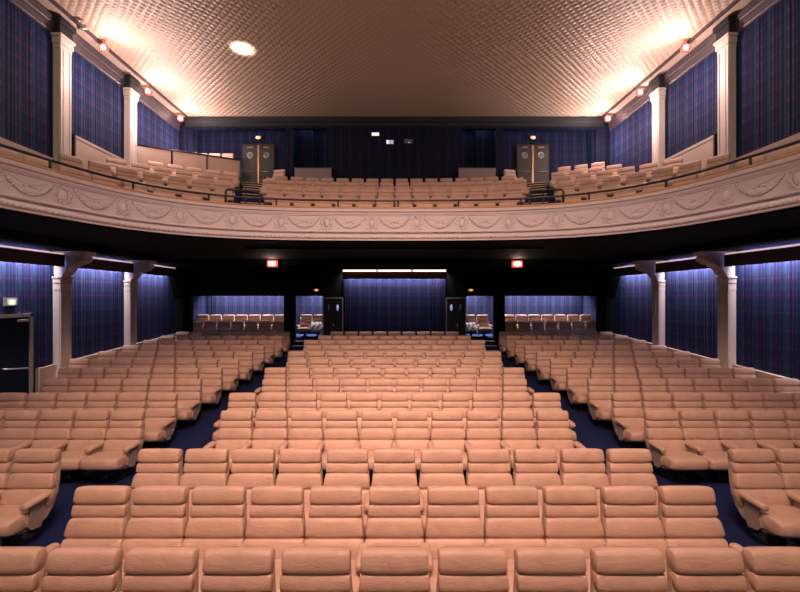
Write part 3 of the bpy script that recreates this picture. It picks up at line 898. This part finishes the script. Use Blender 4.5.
# balcony seats: rows concentric with the parapet, broken by the two aisles
def row_arc(d):
    """arclength table of the offset curve at distance d (right half)"""
    out = []; L = 0; prev = None
    for i in range(0, 1401):
        s_ = TOT / 2 * i / 1400; p, n = curve(s_); q = p + n * d
        if prev is not None: L += (q - prev).length
        out.append((L, s_, q, n)); prev = q
    return out
def arc_at(tab, L):
    lo, hi = 0, len(tab) - 1
    while hi - lo > 1:
        m = (lo + hi) // 2
        if tab[m][0] <= L: lo = m
        else: hi = m
    return tab[lo][2], tab[lo][3]
BC = {4: 12, 3: 14, 2: 16, 1: 16}
RN = {4: 'front', 3: 'second', 2: 'third', 1: 'fourth', 0: 'rear'}
for r, (D, h) in ROWS.items():
    tab = row_arc(D - TOPY)
    if r in BC:
        n = BC[r]
        for i in range(n):
            L = (i - (n - 1) / 2) * .6; q, nn = arc_at(tab, abs(L)); s = 1 if L >= 0 else -1
            seat(s * q.x, q.y, EYE + h, math.atan2(-s * nn.x, nn.y), 'L' if i < n - 1 else 'LR', 'tan seat in balcony centre block, %s row, %s from its left end' % (RN[r], ORD[i]), 'balcony centre block, %s row' % RN[r])
    for s in (-1, 1):
        nm = 'left' if s < 0 else 'right'
        # start beyond the aisle
        yy = {4: 12.15, 3: 13.6, 2: 15.1, 1: 16.3, 0: 17.2}[r]
        ax = yy * .334 + .48
        L = 0
        while arc_at(tab, L)[0].x < ax + .3: L += .02
        if r == 0:
            if s < 0: continue
            L += .45
        i = 0
        while True:
            q, nn = arc_at(tab, L + i * (.63 if r == 4 else .62))
            if q.x > 8.86 or L + i * .6 > tab[-1][0] or q.y < 5.9 or i > 18: break
            if r == 0 and i > 2: break
            if q.y < {4: 5.9, 3: 10.3, 2: 12.2, 1: 13.9, 0: 0}[r]: break
            if s > 0 and r == 1 and q.x > 8.2: break
            seat(s * q.x, q.y, EYE + h, math.atan2(-s * nn.x, nn.y), ('R' if s < 0 else 'L') if i else 'LR', 'tan seat in balcony %s block, %s row, %s from the aisle' % (nm, RN[r], ORD[i]), 'balcony %s block, %s row' % (nm, RN[r]))
            i += 1
# odd seats by the stair heads and the platform behind the screen
for s in (-1, 1):
    seat(s * 4.93, 17.3, EYE + 4.36, s * .2, 'LR', 'single angled tan seat at the %s stair head beside the dark column' % ('left' if s < 0 else 'right'), 'stair head seats')
for i in range(3):
    seat(-8.48 + i * .58, 18.3 - TOPY, EYE + 5.28, 0, 'L', 'tan seat on the raised platform behind the upper left screen, %s from the wall' % ORD[i], 'platform seats behind the screen')

# choose the 300 that show largest
def score(q):
    px = 394.5 + 415 * q['x'] / max(q['y'], .1)
    d2 = q['x'] ** 2 + q['y'] ** 2
    vis = 1.0
    if q['z'] > 4: vis = .62
    if px < -25 or px > 825: vis *= .001      # outside the photograph: only as part of the massed seats
    return vis / d2
seats = [q for q in seats if score(q) > 0]
seats.sort(key=score, reverse=True)
print('SEATS', len(seats))
def build_seat(q):
    root = empty('cinema_seat', (q['x'], q['y'], q['z']), q['rz'], q['label'], 'seat', q['group'])
    if q['z'] > 4: root.scale = (.95, 1, 1)
    for (nm, me, lab, subs, v, f, m) in proto(q['key']):
        o = bpy.data.objects.new(nm, me); C.objects.link(o); o.parent = root
        if lab: o['label'] = lab
        for (a, me2, *_r) in subs:
            o2 = bpy.data.objects.new(a, me2); C.objects.link(o2); o2.parent = o
    return root
for q in seats[:300]: build_seat(q)
rest = seats[300:]
if rest:
    V, F, MI = [], [], []; mlist = ['leather', 'shell', 'bracket', 'pedestal']
    for q in rest:
        c, s_ = math.cos(q['rz']), math.sin(q['rz'])
        for (nm, me, lab, subs, v, f, m) in proto(q['key']):
            if m == 'pedestal' and q['z'] > 4: continue
            for (me_, mm) in [(me, m)] + [(x[1], x[4]) for x in subs]:
                k = len(V)
                for p in me_.vertices:
                    a = p.co.copy(); a.x *= .95 if q['z'] > 4 else 1; V.append((q['x'] + a.x * c - a.y * s_, q['y'] + a.x * s_ + a.y * c, q['z'] + a.z))
                for pl in me_.polygons: F.append(tuple(i + k for i in pl.vertices)); MI.append(mlist.index(mm))
    o = obj('cinema_seats', V, F, None, None, True, [M_[x] for x in mlist], MI)
    tag(o, 'many small tan leather seats in the farthest rows of balcony and rear stalls', 'seats', kind='stuff')

# pale cloth thrown over seat ends in the small alcoves
for s in (-1, 1):
    side = 'left' if s < 0 else 'right'
    v, f = [], []; n = 14; rnd = random.Random(5 + s)
    for j in range(n + 1):
        for i in range(n + 1):
            x = -.28 + .56 * i / n; t_ = j / n
            y = .05 - .42 * t_; z = .62 - .34 * t_ ** 1.6 + .04 * math.sin(i * 1.3 + j * .6) + .02 * math.sin(j * 2.1)
            if i > n - 4: z -= (i - n + 4) * .05
            v.append((x, y, z))
    for j in range(n):
        for i in range(n): k = j * (n + 1) + i; f.append((k, k + 1, k + n + 2, k + n + 1))
    o = obj('cloth', v, f, M_['cloth'], None, True); o.location = (s * 3.46, 18.72, AR + .02)
    md = o.modifiers.new('thickness', 'SOLIDIFY'); md.thickness = .012
    tag(o, 'pale crumpled cloth draped over a seat in the %s small rear alcove' % side, 'cloth', 'cloths in the small alcoves')

# ------------------------------------------------------------------ lamps
def spot(name, loc, target, power, col, size=60, blend=1.0, rad=.06):
    l = bpy.data.lights.new(name, 'SPOT'); l.energy = power; l.color = col; l.spot_size = math.radians(size); l.spot_blend = blend; l.shadow_soft_size = rad
    o = bpy.data.objects.new(name, l); C.objects.link(o); o.location = loc
    d = Vector(target) - Vector(loc); o.rotation_euler = d.to_track_quat('-Z', 'Y').to_euler(); return o
PINK = (1.0, .69, .65)
LAMPS = [(-1, 12.4, 95), (-1, 15.05, 105), (-1, 17.3, 100), (1, 12.4, 105), (1, 15.1, 105), (1, 17.35, 100)]
names = {12.4: 'nearest to the stage', 15.05: 'middle one', 15.1: 'middle one', 17.3: 'in the rear corner', 17.35: 'in the rear corner'}
for s, y, pw in LAMPS:
    side = 'left' if s < 0 else 'right'
    x = s * (8.66 if y < 13 else 8.90); z = CEIL - .22
    t = empty('spotlight', (x, y, z), label='glowing spotlight with red lens halo under the %s ceiling edge, %s' % (side, names[y]), cat='lamp', group='glowing ceiling edge spotlights')
    MB().tube([(-s * .02, 0, -.05), (s * .0, 0, .10), (s * .02, .0, .20)], [.02, .02, .02], 8).build('stem', M_['halo_red'], t, True)
    MB().tube([(0, .05, -.06), (0, -.06, -.06)], [.10, .14], 16).build('housing', M_['halo_red'], t, True)  # enlarged, red-glowing drum imitates the halo around the bulb
    MB().ellipsoid((0, -.07, -.06), (.078, .03, .078), 14, 8).build('bulb', M_['lamp_glow'], t, True)
    # lamp throws its light up on the ceiling and down the hall
    l = bpy.data.lights.new('lamp_light', 'POINT'); l.energy = pw * 1.5; l.color = PINK; l.shadow_soft_size = .12
    o = bpy.data.objects.new('lamp_light', l); C.objects.link(o); o.location = (x - s * .60, y - .16, z - 1.05)
    spot('lamp_uplight', (x - s * .05, y - .2, z - .45), (x - s * 1.3, y - .3, CEIL), pw * .8, PINK, 125)
# unlit fixture, near left, and the one aimed at the ceiling
t = empty('spotlight', (-8.72, 11.55, CEIL - .10), label='small unlit pale spotlight on the near left ceiling border', cat='lamp')
MB().tube([(0, 0, .03), (0, 0, -.10)], .018, 8).build('stem', M_['steel'], t, True)
MB().tube([(-.10, 0, -.10), (.12, .03, -.06)], [.05, .07], 12).build('housing', M_['steel'], t, True)
spot('ceiling_spot', (-4.95, 12.35, CEIL - 1.5), (-4.72, 12.85, CEIL), 700, (1.0, .80, .70), 30)

def soffit_lamp(x, y, h, side):
    t = empty('ceiling_lamp', (x, y, EYE + h), label='bright lamp with red lens halo on the soffit beam under the balcony, %s' % side, cat='lamp', group='soffit beam lamps')
    MB().rbox(-.20, .20, -.05, .08, -.14, .12, .03).build('housing', M_['halo_red'], t)  # glowing red box imitates the lens halo here too
    MB().ellipsoid((0, -.06, -.005), (.13, .03, .07), 14, 8).build('bulb', M_['lamp_glow'], t, True)
soffit_lamp(-4.74, 16.1, 1.27, 'left side')
soffit_lamp(4.76, 16.1, 1.25, 'right side')
for x, pw in ((-4.74, 10), (4.76, 6)):
    l = bpy.data.lights.new('lamp_light', 'POINT'); l.energy = pw; l.color = PINK; l.shadow_soft_size = .08
    o = bpy.data.objects.new('lamp_light', l); C.objects.link(o); o.location = (x, 15.85, EYE + 1.2)

# warm house light over the stage, with unseen fills added for stalls and balcony
def aim(o, target):
    d = Vector(target) - o.location; o.rotation_euler = d.to_track_quat('-Z', 'Y').to_euler()
o = area('stage_house_light', (0, .5, 9.8), (0, 0, 0), 3.0, 1.5, 425, (1.0, .565, .44), math.radians(88)); aim(o, (0, 8.5, .8))
o = area('stage_fill_light', (0, -1.0, 9.2), (0, 0, 0), 8.0, 2.0, 150, (1.0, .72, .56), math.radians(150)); aim(o, (0, 12, 4))  # soft fill added for general ambient light
for s in (-1, 1):
    o = area('side_fill_light', (s * 6.0, 2.5, CEIL - .4), (0, 0, 0), 2.0, 2.0, 140, (1.0, .80, .58)); aim(o, (s * 6.5, 8, 0))  # neutral fill added to light the side blocks

# ------------------------------------------------------------------ world and colour
w = bpy.data.worlds.new('world'); bpy.context.scene.world = w; w.use_nodes = True
w.node_tree.nodes['Background'].inputs[0].default_value = (.05, .042, .04, 1); w.node_tree.nodes['Background'].inputs[1].default_value = .3
sc = bpy.context.scene
sc.view_settings.view_transform = 'Standard'; sc.view_settings.look = 'None'; sc.view_settings.gamma = 1; sc.view_settings.exposure = 0.12
